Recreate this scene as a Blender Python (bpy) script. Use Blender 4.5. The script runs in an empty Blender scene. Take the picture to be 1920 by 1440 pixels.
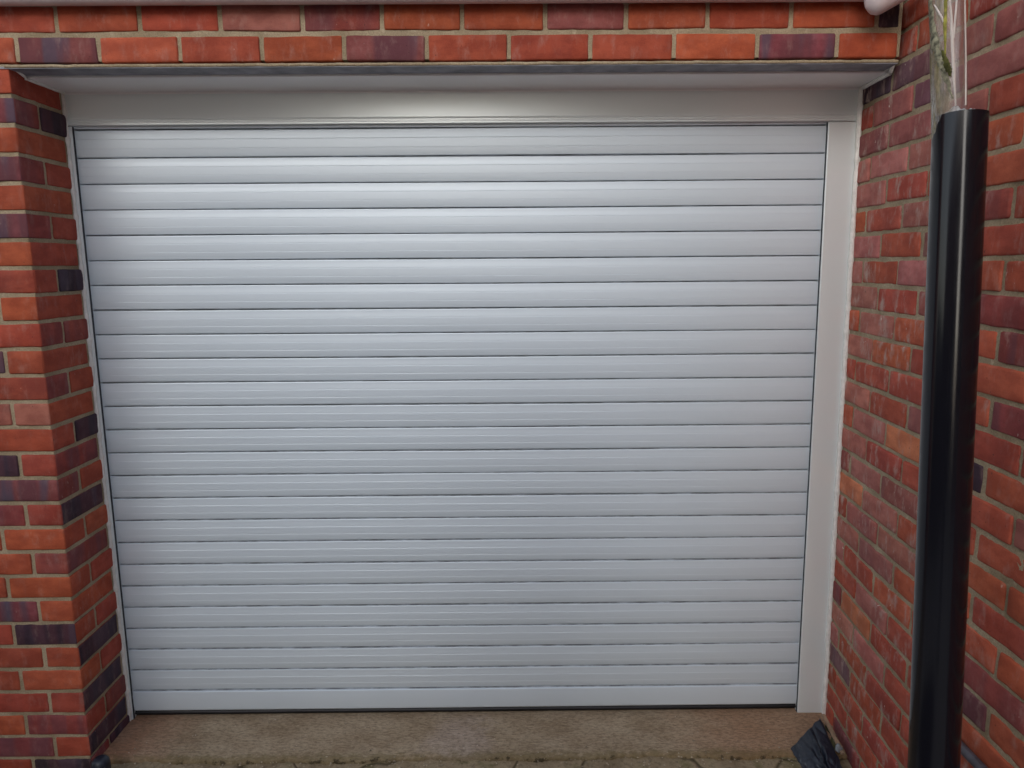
import bpy, math, random
from mathutils import Vector, Matrix, noise
random.seed(7)
SC = bpy.context.scene
COL = SC.collection
R = math.radians

# ------------------------------------------------------------------ camera
cam_d = bpy.data.cameras.new('camera')
cam_o = bpy.data.objects.new('camera', cam_d)
COL.objects.link(cam_o)
yaw, pitch, roll = R(0.2925), R(-9.6251), R(-0.4142)
fwd = Vector((math.sin(yaw)*math.cos(pitch), math.cos(yaw)*math.cos(pitch), math.sin(pitch)))
rt0 = Vector((math.cos(yaw), -math.sin(yaw), 0))
up0 = rt0.cross(fwd)
rt = rt0*math.cos(roll) + up0*math.sin(roll)
up = -rt0*math.sin(roll) + up0*math.cos(roll)
CAM = Vector((0.051, -2.0042, 1.5354))
cam_o.matrix_world = Matrix(((rt.x, up.x, -fwd.x, CAM.x), (rt.y, up.y, -fwd.y, CAM.y), (rt.z, up.z, -fwd.z, CAM.z), (0, 0, 0, 1)))
cam_d.sensor_width = 36.0
cam_d.lens = 24.966
cam_d.clip_start = 0.02
cam_d.clip_end = 400
SC.camera = cam_o
SC.render.resolution_x, SC.render.resolution_y = 1024, 768

# ------------------------------------------------------------------ world and sun (overcast)
SUN_EL, SUN_AZ = R(25), R(200)          # azimuth measured clockwise from +Y
w = bpy.data.worlds.new('World')
SC.world = w
w.use_nodes = True
nt = w.node_tree
bg = nt.nodes['Background']
sky = nt.nodes.new('ShaderNodeTexSky')
sky.sky_type = 'NISHITA'
sky.sun_disc = False
sky.sun_elevation = SUN_EL
sky.sun_rotation = SUN_AZ
sky.air_density = 1.0
sky.dust_density = 1.0
sky.ozone_density = 1.0
hs = nt.nodes.new('ShaderNodeHueSaturation')
hs.inputs['Saturation'].default_value = 0.5
nt.links.new(sky.outputs[0], hs.inputs['Color'])
nt.links.new(hs.outputs[0], bg.inputs['Color'])
bg.inputs['Strength'].default_value = 0.15
sd = bpy.data.lights.new('sun', 'SUN')
sd.energy = 0.5
sd.angle = R(40)
sd.color = (1.0, 0.95, 0.88)
so = bpy.data.objects.new('sun', sd)
COL.objects.link(so)
to_sun = Vector((math.sin(SUN_AZ)*math.cos(SUN_EL), math.cos(SUN_AZ)*math.cos(SUN_EL), math.sin(SUN_EL)))
so.rotation_euler = to_sun.to_track_quat('Z', 'Y').to_euler()
so.location = to_sun*20
SC.view_settings.view_transform = 'Standard'
SC.view_settings.look = 'None'
SC.view_settings.gamma = 1
SC.view_settings.exposure = 0.8

# ------------------------------------------------------------------ helpers
class MB:
    """collects vertices and faces of one mesh, with corner colours and data per vertex"""
    def __init__(s):
        s.v, s.f, s.m, s.c, s.d, s.uv = [], [], [], [], [], []
    def add(s, vs, fs, mat=0, col=(1, 1, 1), dat=(0, 0, 0), uvs=None):
        b = len(s.v)
        s.v += vs
        s.f += [tuple(i+b for i in f) for f in fs]
        s.m += [mat]*len(fs)
        s.c += [col]*len(vs)
        s.d += [dat]*len(vs)
        s.uv += uvs if uvs else [(0, 0)]*len(vs)
    def box(s, x0, x1, y0, y1, z0, z1, mat=0):
        vs = [(x, y, z) for x in (x0, x1) for y in (y0, y1) for z in (z0, z1)]
        s.add(vs, [(0, 1, 3, 2), (4, 6, 7, 5), (0, 4, 5, 1), (2, 3, 7, 6), (0, 2, 6, 4), (1, 5, 7, 3)], mat)
    def grid(s, nu, nv, fn, mat=0, close_u=False, **k):
        vs = [tuple(fn(i/(nu if close_u else nu-1), j/(nv-1))) for j in range(nv) for i in range(nu)]
        fs = []
        for j in range(nv-1):
            for i in range(nu if close_u else nu-1):
                a, b = j*nu+i, j*nu+(i+1) % nu
                fs.append((a, b, b+nu, a+nu))
        s.add(vs, fs, mat, **k)
    def tube(s, pts, rad, n=24, mat=0, cap=True):
        vs, fs = [], []
        P = [Vector(p) for p in pts]
        for i, p in enumerate(P):
            t = (P[min(i+1, len(P)-1)] - P[max(i-1, 0)]).normalized()
            a = t.cross(Vector((0.3, 1, 0.1))).normalized()
            b = t.cross(a)
            r = rad(i/(len(P)-1)) if callable(rad) else rad
            for k in range(n):
                w = 2*math.pi*k/n
                vs.append(tuple(p + (a*math.cos(w) + b*math.sin(w))*r))
        for i in range(len(P)-1):
            for k in range(n):
                fs.append((i*n+k, i*n+(k+1) % n, (i+1)*n+(k+1) % n, (i+1)*n+k))
        if cap:
            fs.append(tuple(range(n-1, -1, -1)))
            fs.append(tuple((len(P)-1)*n+k for k in range(n)))
        s.add(vs, fs, mat)
    def build(s, name, mats, parent=None, smooth=True, angle=None):
        me = bpy.data.meshes.new(name)
        off = Vector((0, 0, 0))
        if parent is not None:
            off = WORLD[parent.name]
        me.from_pydata([(x-off.x, y-off.y, z-off.z) for x, y, z in s.v], [], s.f)
        for mt in (mats if isinstance(mats, (list, tuple)) else [mats]):
            me.materials.append(mt)
        me.polygons.foreach_set('material_index', s.m)
        me.polygons.foreach_set('use_smooth', [smooth]*len(s.f))
        a = me.attributes.new('bcol', 'FLOAT_COLOR', 'POINT')
        a.data.foreach_set('color', [q for c in s.c for q in (c[0], c[1], c[2], 1.0)])
        a = me.attributes.new('bdat', 'FLOAT_VECTOR', 'POINT')
        a.data.foreach_set('vector', [q for d in s.d for q in d])
        a = me.attributes.new('buv', 'FLOAT_VECTOR', 'POINT')
        a.data.foreach_set('vector', [q for d in s.uv for q in (d[0], d[1], 0.0)])
        me.validate()
        me.update()
        if angle is not None:
            me.set_sharp_from_angle(angle=R(angle))
        o = bpy.data.objects.new(name, me)
        COL.objects.link(o)
        if parent is not None:
            o.parent = parent
        WORLD[o.name] = off.copy()
        return o
WORLD = {}
def thing(name, loc, label, cat, group=None):
    o = bpy.data.objects.new(name, None)
    o.empty_display_size = 0.1
    o.location = loc
    COL.objects.link(o)
    WORLD[o.name] = Vector(loc)
    o['label'], o['category'] = label, cat
    if group:
        o['group'] = group
    return o
def tag(o, label, cat, group=None):
    o['label'], o['category'] = label, cat
    if group:
        o['group'] = group
    return o
def nz(x, y, z):
    return noise.noise(Vector((x, y, z)))

# ------------------------------------------------------------------ materials
class NT:
    def __init__(s, name):
        s.mat = bpy.data.materials.new(name)
        s.mat.use_nodes = True
        s.t = s.mat.node_tree
        s.p = s.t.nodes['Principled BSDF']
    def n(s, kind, **k):
        o = s.t.nodes.new(kind)
        for a, v in k.items():
            setattr(o, a, v)
        return o
    def l(s, a, b):
        s.t.links.new(a, b)
    def val(s, sock, v):
        if isinstance(v, (int, float, tuple)):
            sock.default_value = v if not (isinstance(v, tuple) and len(v) == 3 and sock.type == 'RGBA') else (*v, 1)
        else:
            s.l(v, sock)
    def obj(s):
        return s.n('ShaderNodeTexCoord').outputs['Object']
    def map(s, vec, scale=(1, 1, 1), loc=(0, 0, 0)):
        m = s.n('ShaderNodeMapping')
        s.l(vec, m.inputs[0])
        m.inputs['Scale'].default_value = scale
        m.inputs['Location'].default_value = loc
        return m.outputs[0]
    def noise(s, vec, scale, detail=4, rough=0.55, dist=0):
        o = s.n('ShaderNodeTexNoise')
        s.l(vec, o.inputs['Vector'])
        o.inputs['Scale'].default_value = scale
        o.inputs['Detail'].default_value = detail
        o.inputs['Roughness'].default_value = rough
        o.inputs['Distortion'].default_value = dist
        return o.outputs[0]
    def ramp(s, fac, a, b, lo=0.0, hi=1.0):
        o = s.n('ShaderNodeMapRange')
        o.interpolation_type = 'SMOOTHSTEP'
        s.val(o.inputs['Value'], fac)
        o.inputs['From Min'].default_value = a
        o.inputs['From Max'].default_value = b
        o.inputs['To Min'].default_value = lo
        o.inputs['To Max'].default_value = hi
        return o.outputs[0]
    def math(s, op, a, b=0.0):
        o = s.n('ShaderNodeMath', operation=op)
        s.val(o.inputs[0], a)
        s.val(o.inputs[1], b)
        return o.outputs[0]
    def mix(s, fac, a, b, mode='MIX'):
        o = s.n('ShaderNodeMix', data_type='RGBA', blend_type=mode)
        s.val(o.inputs[0], fac)
        s.val(o.inputs[6], a)
        s.val(o.inputs[7], b)
        return o.outputs[2]
    def bump(s, h, strength=0.3, dist=0.002, prev=None):
        o = s.n('ShaderNodeBump')
        s.l(h, o.inputs['Height'])
        o.inputs['Strength'].default_value = strength
        o.inputs['Distance'].default_value = dist
        if prev is not None:
            s.l(prev, o.inputs['Normal'])
        return o.outputs[0]
    def set(s, **k):
        for a, v in k.items():
            s.val(s.p.inputs[a.replace('_', ' ')], v)
        return s.mat

def mat_brick():
    t = NT('brick')
    oc = t.obj()
    bc = t.n('ShaderNodeAttribute', attribute_name='bcol').outputs['Color']
    bd = t.n('ShaderNodeAttribute', attribute_name='bdat').outputs['Vector']
    sx = t.n('ShaderNodeSeparateXYZ'); t.l(bd, sx.inputs[0])
    flash, seed, dust = sx.outputs
    uv = t.n('ShaderNodeAttribute', attribute_name='buv').outputs['Vector']
    cb = t.n('ShaderNodeCombineXYZ'); t.val(cb.inputs[2], t.math('MULTIPLY', seed, 37.0))
    add = t.n('ShaderNodeVectorMath', operation='ADD'); t.l(uv, add.inputs[0]); t.l(cb.outputs[0], add.inputs[1])
    bvec = add.outputs[0]
    # broad cloudiness inside each brick, and fine sandy grain
    n1 = t.noise(t.map(bvec, (14, 22, 1)), 1.0, 5, 0.6)
    n2 = t.noise(oc, 420, 3, 0.7)
    n3 = t.noise(oc, 70, 5, 0.65)
    c = t.mix(t.ramp(n1, 0.35, 0.7), t.mix(1.0, bc, (0.78, 0.72, 0.74, 1), 'MULTIPLY'), t.mix(1.0, bc, (1.12, 1.16, 1.18, 1), 'MULTIPLY'))
    c = t.mix(t.ramp(n2, 0.3, 0.75, 0.0, 0.35), c, t.mix(1.0, c, (0.62, 0.6, 0.62, 1), 'MULTIPLY'))
    # kiln-flashed vertical bands, blue grey and maroon
    b1 = t.noise(t.map(bvec, (16, 1.5, 1)), 1.0, 2, 0.4)
    b2 = t.noise(t.map(bvec, (13, 1.5, 1), (5, 3, 2)), 1.0, 2, 0.4)
    c = t.mix(t.math('MULTIPLY', t.ramp(b1, 0.42, 0.56), flash), c, (0.125, 0.042, 0.05, 1))
    c = t.mix(t.math('MULTIPLY', t.ramp(b2, 0.50, 0.60), flash), c, (0.085, 0.062, 0.088, 1))
    # pale mortar smears and lime bloom
    d1 = t.noise(t.map(oc, (1, 1, 0.45)), 38, 6, 0.65)
    d2 = t.noise(t.map(oc, (1, 1, 0.3)), 16, 4, 0.6)
    dm = t.math('MULTIPLY', t.math('MULTIPLY', t.ramp(d1, 0.47, 0.72), t.ramp(d2, 0.36, 0.62)), dust)
    c = t.mix(dm, c, (0.42, 0.29, 0.245, 1))
    sp = t.noise(t.map(oc, (1, 1, 0.55)), 95, 2, 0.5)
    spm = t.math('MULTIPLY', t.math('MULTIPLY', t.ramp(sp, 0.715, 0.745), dust), t.ramp(d2, 0.5, 0.6))
    c = t.mix(spm, c, (0.62, 0.54, 0.46, 1))
    pit = t.noise(oc, 130, 2, 0.5)
    c = t.mix(t.ramp(pit, 0.72, 0.76, 0, 0.75), c, (0.05, 0.025, 0.02, 1))
    h = t.math('ADD', t.math('MULTIPLY', n3, 0.7), t.math('MULTIPLY', n2, 0.35))
    b = t.bump(h, 0.8, 0.0028)
    return t.set(Base_Color=c, Roughness=0.86, Normal=b, Specular_IOR_Level=0.25)

def mat_mortar():
    t = NT('mortar')
    oc = t.obj()
    n1 = t.noise(oc, 9, 5, 0.6)
    n2 = t.noise(oc, 260, 4, 0.75)
    n3 = t.noise(oc, 45, 4, 0.6)
    c = t.mix(t.ramp(n1, 0.3, 0.7), (0.31, 0.24, 0.15, 1), (0.48, 0.385, 0.26, 1))
    c = t.mix(t.ramp(n2, 0.35, 0.7, 0, 0.55), c, (0.15, 0.11, 0.07, 1))
    c = t.mix(t.ramp(n3, 0.6, 0.75, 0, 0.6), c, (0.55, 0.46, 0.33, 1))
    h = t.math('ADD', n2, t.math('MULTIPLY', n3, 1.5))
    return t.set(Base_Color=c, Roughness=0.93, Normal=t.bump(h, 0.7, 0.003), Specular_IOR_Level=0.15)

def mat_metal(name, base, rough, metallic, dirt=0.10):
    t = NT(name)
    oc = t.obj()
    n1 = t.noise(t.map(oc, (1.2, 1.2, 2.0)), 1.5, 2, 0.5)
    c = t.mix(t.math('MULTIPLY', n1, dirt), base, tuple(b*0.7 for b in base[:3]) + (1,))
    return t.set(Base_Color=c, Roughness=rough, Metallic=metallic)

def mat_plain(name, base, rough=0.6, spec=0.5, var=0.25, scale=30, bump=0.2, metallic=0.0):
    t = NT(name)
    oc = t.obj()
    n1 = t.noise(oc, scale, 5, 0.6)
    n2 = t.noise(oc, scale*7, 3, 0.6)
    c = t.mix(t.ramp(n1, 0.3, 0.7), tuple(b*(1-var) for b in base) + (1,), tuple(min(1, b*(1+var)) for b in base) + (1,))
    return t.set(Base_Color=c, Roughness=rough, Specular_IOR_Level=spec, Metallic=metallic, Normal=t.bump(n2, bump, 0.001))

def mat_concrete():
    t = NT('concrete')
    oc = t.obj()
    n1 = t.noise(t.map(oc, (1, 1.6, 1)), 5.5, 6, 0.65)
    n2 = t.noise(t.map(oc, (1, 2.2, 1)), 60, 6, 0.75)
    n4 = t.noise(oc, 115, 2, 0.5)
    n5 = t.noise(t.map(oc, (0.35, 5, 1)), 30, 5, 0.7)
    n6 = t.noise(oc, 14, 5, 0.7)
    g = t.n('ShaderNodeSeparateXYZ'); t.l(oc, g.inputs[0])
    wob = t.math('MULTIPLY', t.math('SUBTRACT', n6, 0.5), 0.25)
    c = t.mix(t.ramp(n1, 0.3, 0.7), (0.32, 0.235, 0.15, 1), (0.47, 0.37, 0.255, 1))
    # brick dust towards both ends, one pale spill in the middle
    xx = t.math('ADD', g.outputs[0], wob)
    c = t.mix(t.ramp(xx, 0.50, 0.85, 0, 0.62), c, (0.40, 0.215, 0.125, 1))
    c = t.mix(t.ramp(xx, -0.95, -1.25, 0, 0.6), c, (0.33, 0.13, 0.075, 1))
    ex = t.math('MULTIPLY', t.math('ADD', xx, 0.12), 7.0)
    ey = t.math('MULTIPLY', t.math('ADD', t.math('SUBTRACT', g.outputs[1], 0.10), wob), 5.0)
    er = t.math('SQRT', t.math('ADD', t.math('MULTIPLY', ex, ex), t.math('MULTIPLY', ey, ey)))
    c = t.mix(t.ramp(er, 1.0, 0.3, 0, 0.5), c, (0.47, 0.38, 0.33, 1))
    c = t.mix(t.ramp(n2, 0.38, 0.68, 0, 0.6), c, (0.105, 0.072, 0.046, 1))
    c = t.mix(t.ramp(n5, 0.55, 0.75, 0, 0.45), c, (0.14, 0.095, 0.06, 1))
    c = t.mix(t.ramp(n4, 0.73, 0.77, 0, 0.85), c, (0.62, 0.55, 0.46, 1))
    # dirt and moss lodged along the broken front edge
    m = t.math('ADD', g.outputs[1], t.math('MULTIPLY', t.math('SUBTRACT', t.noise(oc, 30, 6, 0.75), 0.5), 0.10))
    c = t.mix(t.ramp(m, 0.062, 0.030, 0, 0.55), c, (0.13, 0.10, 0.035, 1))
    c = t.mix(t.ramp(m, 0.026, 0.012, 0, 0.85), c, (0.035, 0.026, 0.014, 1))
    h = t.math('ADD', t.math('MULTIPLY', n2, 1.0), t.math('ADD', t.math('MULTIPLY', n4, 0.5), n5))
    return t.set(Base_Color=c, Roughness=0.92, Normal=t.bump(h, 0.9, 0.005), Specular_IOR_Level=0.2)

def mat_paving():
    t = NT('mossy_paving')
    oc = t.obj()
    n1 = t.noise(oc, 6, 6, 0.65)
    n2 = t.noise(oc, 80, 5, 0.7)
    v = t.n('ShaderNodeTexVoronoi', feature='DISTANCE_TO_EDGE')
    dv = t.n('ShaderNodeVectorMath', operation='ADD'); t.l(oc, dv.inputs[0])
    nn = t.n('ShaderNodeTexNoise'); t.l(oc, nn.inputs['Vector']); nn.inputs['Scale'].default_value = 5
    sc = t.n('ShaderNodeVectorMath', operation='SCALE'); t.l(nn.outputs[1], sc.inputs[0]); sc.inputs['Scale'].default_value = 0.12
    t.l(sc.outputs[0], dv.inputs[1]); t.l(dv.outputs[0], v.inputs['Vector'])
    v.inputs['Scale'].default_value = 1.9
    c = t.mix(t.ramp(n1, 0.3, 0.7), (0.19, 0.14, 0.085, 1), (0.36, 0.285, 0.185, 1))
    c = t.mix(t.ramp(n1, 0.52, 0.66, 0, 0.7), c, (0.085, 0.08, 0.02, 1))
    c = t.mix(t.ramp(n2, 0.45, 0.75, 0, 0.6), c, (0.045, 0.033, 0.02, 1))
    # the drive further out is pale concrete with a broad dark patch added to darken the door's reflection
    gs = t.n('ShaderNodeSeparateXYZ'); t.l(oc, gs.inputs[0])
    wob = t.math('MULTIPLY', t.math('SUBTRACT', t.noise(oc, 2.5, 4, 0.6), 0.5), 0.35)
    far = t.ramp(t.math('ADD', gs.outputs[1], wob), -0.28, -0.5)
    c = t.mix(far, c, t.mix(t.ramp(n1, 0.3, 0.7), (0.40, 0.38, 0.35, 1), (0.50, 0.48, 0.44, 1)))
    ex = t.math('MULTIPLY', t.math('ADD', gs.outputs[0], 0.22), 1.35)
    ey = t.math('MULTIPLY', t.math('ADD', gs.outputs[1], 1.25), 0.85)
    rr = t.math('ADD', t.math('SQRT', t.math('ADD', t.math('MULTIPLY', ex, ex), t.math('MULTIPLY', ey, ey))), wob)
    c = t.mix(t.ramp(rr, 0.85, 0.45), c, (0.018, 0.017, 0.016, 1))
    c = t.mix(t.ramp(v.outputs[0], 0.012, 0.0, 0, 0.8), c, (0.05, 0.038, 0.018, 1))
    h = t.math('ADD', t.math('MULTIPLY', n2, 0.6), t.ramp(v.outputs[0], 0.0, 0.015))
    return t.set(Base_Color=c, Roughness=0.93, Normal=t.bump(h, 0.7, 0.006), Specular_IOR_Level=0.2)

def mat_black_pipe():
    t = NT('black_plastic')
    oc = t.obj()
    n1 = t.noise(t.map(oc, (60, 60, 2.0)), 1.0, 4, 0.6)
    n2 = t.noise(oc, 300, 2, 0.6)
    c = t.mix(t.ramp(n2, 0.74, 0.78, 0, 0.25), (0.006, 0.006, 0.009, 1), (0.12, 0.12, 0.12, 1))
    return t.set(Base_Color=c, Roughness=t.ramp(n1, 0.3, 0.7, 0.13, 0.19), Specular_IOR_Level=0.40)

def mat_film():
    """thin clear plastic, clouded with algae"""
    t = NT('clear_film')
    oc = t.obj()
    n1 = t.noise(t.map(oc, (40, 40, 10)), 1.0, 6, 0.7)
    n2 = t.noise(t.map(oc, (90, 90, 30), (4, 4, 4)), 1.0, 5, 0.7)
    sx = t.n('ShaderNodeAttribute', attribute_name='bdat').outputs['Vector']
    sp = t.n('ShaderNodeSeparateXYZ'); t.l(sx, sp.inputs[0])
    stain = t.math('MULTIPLY', t.ramp(n1, 0.38, 0.6), sp.outputs[0])
    alg = t.mix(t.ramp(n2, 0.4, 0.62), (0.26, 0.215, 0.125, 1), (0.10, 0.085, 0.025, 1))
    dif = t.n('ShaderNodeBsdfPrincipled'); t.l(alg, dif.inputs['Base Color']); dif.inputs['Roughness'].default_value = 0.6
    tr = t.n('ShaderNodeBsdfTransparent'); tr.inputs[0].default_value = (0.93, 0.91, 0.90, 1)
    milky = t.n('ShaderNodeBsdfDiffuse'); milky.inputs[0].default_value = (0.6, 0.55, 0.53, 1)
    gl = t.n('ShaderNodeBsdfGlossy'); gl.inputs['Roughness'].default_value = 0.18
    lw = t.n('ShaderNodeLayerWeight'); lw.inputs[0].default_value = 0.35
    m0 = t.n('ShaderNodeMixShader'); t.val(m0.inputs[0], t.ramp(t.noise(t.map(oc, (50, 50, 4)), 1, 3), 0.3, 0.75, 0.10, 0.34)); t.l(tr.outputs[0], m0.inputs[1]); t.l(milky.outputs[0], m0.inputs[2])
    m1 = t.n('ShaderNodeMixShader'); t.val(m1.inputs[0], t.math('MULTIPLY', lw.outputs[0], 0.5)); t.l(m0.outputs[0], m1.inputs[1]); t.l(gl.outputs[0], m1.inputs[2])
    m2 = t.n('ShaderNodeMixShader'); t.val(m2.inputs[0], stain); t.l(m1.outputs[0], m2.inputs[1]); t.l(dif.outputs[0], m2.inputs[2])
    t.l(m2.outputs[0], t.t.nodes['Material Output'].inputs[0])
    return t.mat

M_BRICK, M_MORTAR = mat_brick(), mat_mortar()
M_SLAT = mat_metal('silver_blue_paint', (0.635, 0.71, 0.775, 1), 0.42, 0.2)
M_FRAME = mat_metal('silver_grey_paint', (0.77, 0.815, 0.815, 1), 0.28, 0.22, 0.03)
M_TRIM = mat_metal('soffit_trim_paint', (0.88, 0.865, 0.86, 1), 0.35, 0.03, 0.04)
M_STEEL = mat_plain('grey_steel', (0.20, 0.20, 0.225), 0.5, 0.5, 0.35, 14, 0.2)
M_RAIL_GAP = mat_plain('rail_gap_shade', (0.05, 0.055, 0.065), 0.8, 0.3, 0.3, 60, 0.3)  # dark colour standing for the shade between slats and rails
M_GAP_SHADE = mat_plain('slat_gap_shade', (0.42, 0.45, 0.49), 0.6, 0.3, 0.4, 20, 0.2)  # darker grey that paints the shade into the slat gaps
M_SEALANT = mat_plain('white_sealant', (0.74, 0.71, 0.67), 0.42, 0.5, 0.08, 60, 0.2)
M_RUBBER = mat_plain('black_rubber', (0.008, 0.008, 0.011), 0.5, 0.4, 0.4, 20, 0.2)
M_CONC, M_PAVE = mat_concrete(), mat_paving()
M_PIPE, M_FILM = mat_black_pipe(), mat_film()
M_PVC = mat_plain('pinkish_white_pvc', (0.62, 0.53, 0.53), 0.35, 0.5, 0.1, 12, 0.1)
def mat_sheet():
    t = NT('navy_black_sheet')
    oc = t.obj()
    n1 = t.noise(t.map(oc, (1.6, 0.5, 0.7)), 34, 5, 0.65)
    n2 = t.noise(oc, 150, 4, 0.7)
    c = t.mix(t.ramp(n1, 0.60, 0.78, 0, 0.5), (0.009, 0.013, 0.024, 1), (0.17, 0.19, 0.21, 1))
    c = t.mix(t.ramp(n2, 0.70, 0.8, 0, 0.3), c, (0.10, 0.09, 0.075, 1))
    return t.set(Base_Color=c, Roughness=t.ramp(n1, 0.3, 0.7, 0.25, 0.5), Normal=t.bump(n2, 0.15, 0.001))
M_SHEET = mat_sheet()
M_WOOD = mat_plain('pale_lath_wood', (0.30, 0.21, 0.14), 0.8, 0.3, 0.3, 40, 0.5)
M_LEAF = mat_plain('dead_leaf', (0.05, 0.045, 0.02), 0.8, 0.3, 0.5, 60, 0.3)
M_STONE = mat_plain('grey_stone', (0.20, 0.21, 0.22), 0.85, 0.3, 0.4, 50, 0.6)
M_CABLE = mat_plain('grey_cable', (0.065, 0.06, 0.075), 0.45, 0.5, 0.3, 40, 0.2)
M_ALGAE = mat_plain('yellow_green_algae', (0.27, 0.25, 0.045), 0.75, 0.3, 0.45, 70, 0.5)
M_LICHEN = mat_plain('grey_green_lichen', (0.21, 0.20, 0.135), 0.85, 0.3, 0.75, 95, 0.9)
M_MOSS = mat_plain('dark_moss', (0.07, 0.07, 0.02), 0.9, 0.2, 0.6, 90, 0.9)
M_CREASE = mat_plain('white_crease', (0.52, 0.455, 0.415), 0.3, 0.5, 0.08, 60, 0.1)

# ------------------------------------------------------------------ bricks
PAL2 = None
PAL = {
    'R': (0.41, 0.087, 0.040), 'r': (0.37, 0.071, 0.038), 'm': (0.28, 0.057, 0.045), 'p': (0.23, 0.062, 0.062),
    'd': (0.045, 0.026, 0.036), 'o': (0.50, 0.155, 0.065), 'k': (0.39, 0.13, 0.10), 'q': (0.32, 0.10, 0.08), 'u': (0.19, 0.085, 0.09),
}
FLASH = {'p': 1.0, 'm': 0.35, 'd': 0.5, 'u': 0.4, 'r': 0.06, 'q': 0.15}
def lat(L, n, b):
    return [0.0, b] + [b + (L-2*b)*i/n for i in range(1, n)] + [L-b, L]
def grey(c, f):
    g_ = 0.3*c[0]+0.5*c[1]+0.2*c[2]
    return tuple(q*(1-f)+g_*1.25*f for q in c)
def brick(mb, x0, x1, y0, y1, z0, z1, code, axis='x', dust=0.15, rough=1.0, mat=0, side=None):
    """a rounded, slightly uneven brick; axis = direction its length lies in (for the flashing bands)"""
    col = PAL[code]
    j = random.uniform(0.86, 1.12)
    col = (col[0]*j, col[1]*j*random.uniform(0.92, 1.1), col[2]*j*random.uniform(0.9, 1.12))
    if axis == 'y':
        col = grey(tuple(min(0.6, q*1.12) for q in col), 0.03)
    seed = random.random()*9
    b = random.uniform(0.003, 0.0055)*rough
    xs = lat(x1-x0, max(2, int((x1-x0)/0.022)), b)
    ys = lat(y1-y0, max(2, int((y1-y0)/0.022)), b)
    zs = lat(z1-z0, 3, b)
    dx, dy, dz = x1-x0, y1-y0, z1-z0
    idx, vs, uv, cs, ds = {}, [], [], [], []
    scol, sfl, sseed = col, None, seed
    if side:
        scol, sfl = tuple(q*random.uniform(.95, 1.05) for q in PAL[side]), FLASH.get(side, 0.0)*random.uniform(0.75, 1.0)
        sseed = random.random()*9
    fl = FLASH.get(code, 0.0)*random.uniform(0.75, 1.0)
    tilt = random.uniform(-.012, .012)*rough
    cx, cz, cy = (x0+x1)/2, (z0+z1)/2, (y0+y1)/2
    def vert(i, k, l):
        key = (i, k, l)
        if key in idx:
            return idx[key]
        p = Vector((xs[i], ys[k], zs[l]))
        q = Vector((min(max(p.x, b), dx-b), min(max(p.y, b), dy-b), min(max(p.z, b), dz-b)))
        d = p-q
        if d.length > 1e-6:
            e = d.normalized()
            p = q + e*b
            a = nz(p.x*30+seed*11, p.y*30+3, p.z*30+seed)*0.0013*rough + nz(p.x*95+seed*3, p.y*95, p.z*95)*0.0007*rough
            p += e*a
        X, Y, Z = p.x+x0, p.y+y0, p.z+z0
        if axis == 'x':
            Z += (X-cx)*tilt
        else:
            Z += (Y-cy)*tilt
        idx[key] = len(vs)
        vs.append((X, Y, Z))
        onside = side and i == len(xs)-1 and k > 0
        uv.append(((Y-y0) if (onside or axis == 'y') else (X-x0), p.z))
        cs.append(scol if onside else col)
        ds.append((sfl if onside else fl, sseed if onside else seed, dust))
        return idx[key]
    fs = []
    nx, ny, nzv = len(xs)-1, len(ys)-1, len(zs)-1
    for i in range(nx):
        for l in range(nzv):
            fs.append((vert(i, 0, l), vert(i+1, 0, l), vert(i+1, 0, l+1), vert(i, 0, l+1)))
            fs.append((vert(i, ny, l), vert(i, ny, l+1), vert(i+1, ny, l+1), vert(i+1, ny, l)))
    for k in range(ny):
        for l in range(nzv):
            fs.append((vert(0, k, l), vert(0, k, l+1), vert(0, k+1, l+1), vert(0, k+1, l)))
            fs.append((vert(nx, k, l), vert(nx, k+1, l), vert(nx, k+1, l+1), vert(nx, k, l+1)))
    for i in range(nx):
        for k in range(ny):
            fs.append((vert(i, k, 0), vert(i, k+1, 0), vert(i+1, k+1, 0), vert(i+1, k, 0)))
            fs.append((vert(i, k, nzv), vert(i+1, k, nzv), vert(i+1, k+1, nzv), vert(i, k+1, nzv)))
    n0 = len(mb.v)
    mb.add(vs, fs, mat, col, (fl, seed, dust), uv)
    mb.c[n0:] = cs
    mb.d[n0:] = ds
def mortar_slab(mb, fn, nu, nv, mat=1):
    mb.grid(nu, nv, fn, mat)

RD = 0.2356                     # depth of the reveal: the door's front plane
XC = -1.266                     # right-hand corner of the left pier
PZ = [2.063 - 0.0757*k for k in range(32)]
J = 0.0055
def rnd(pool):
    return random.choice(pool)
POOL = 'RRRRRRrrrrmpq'
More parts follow.
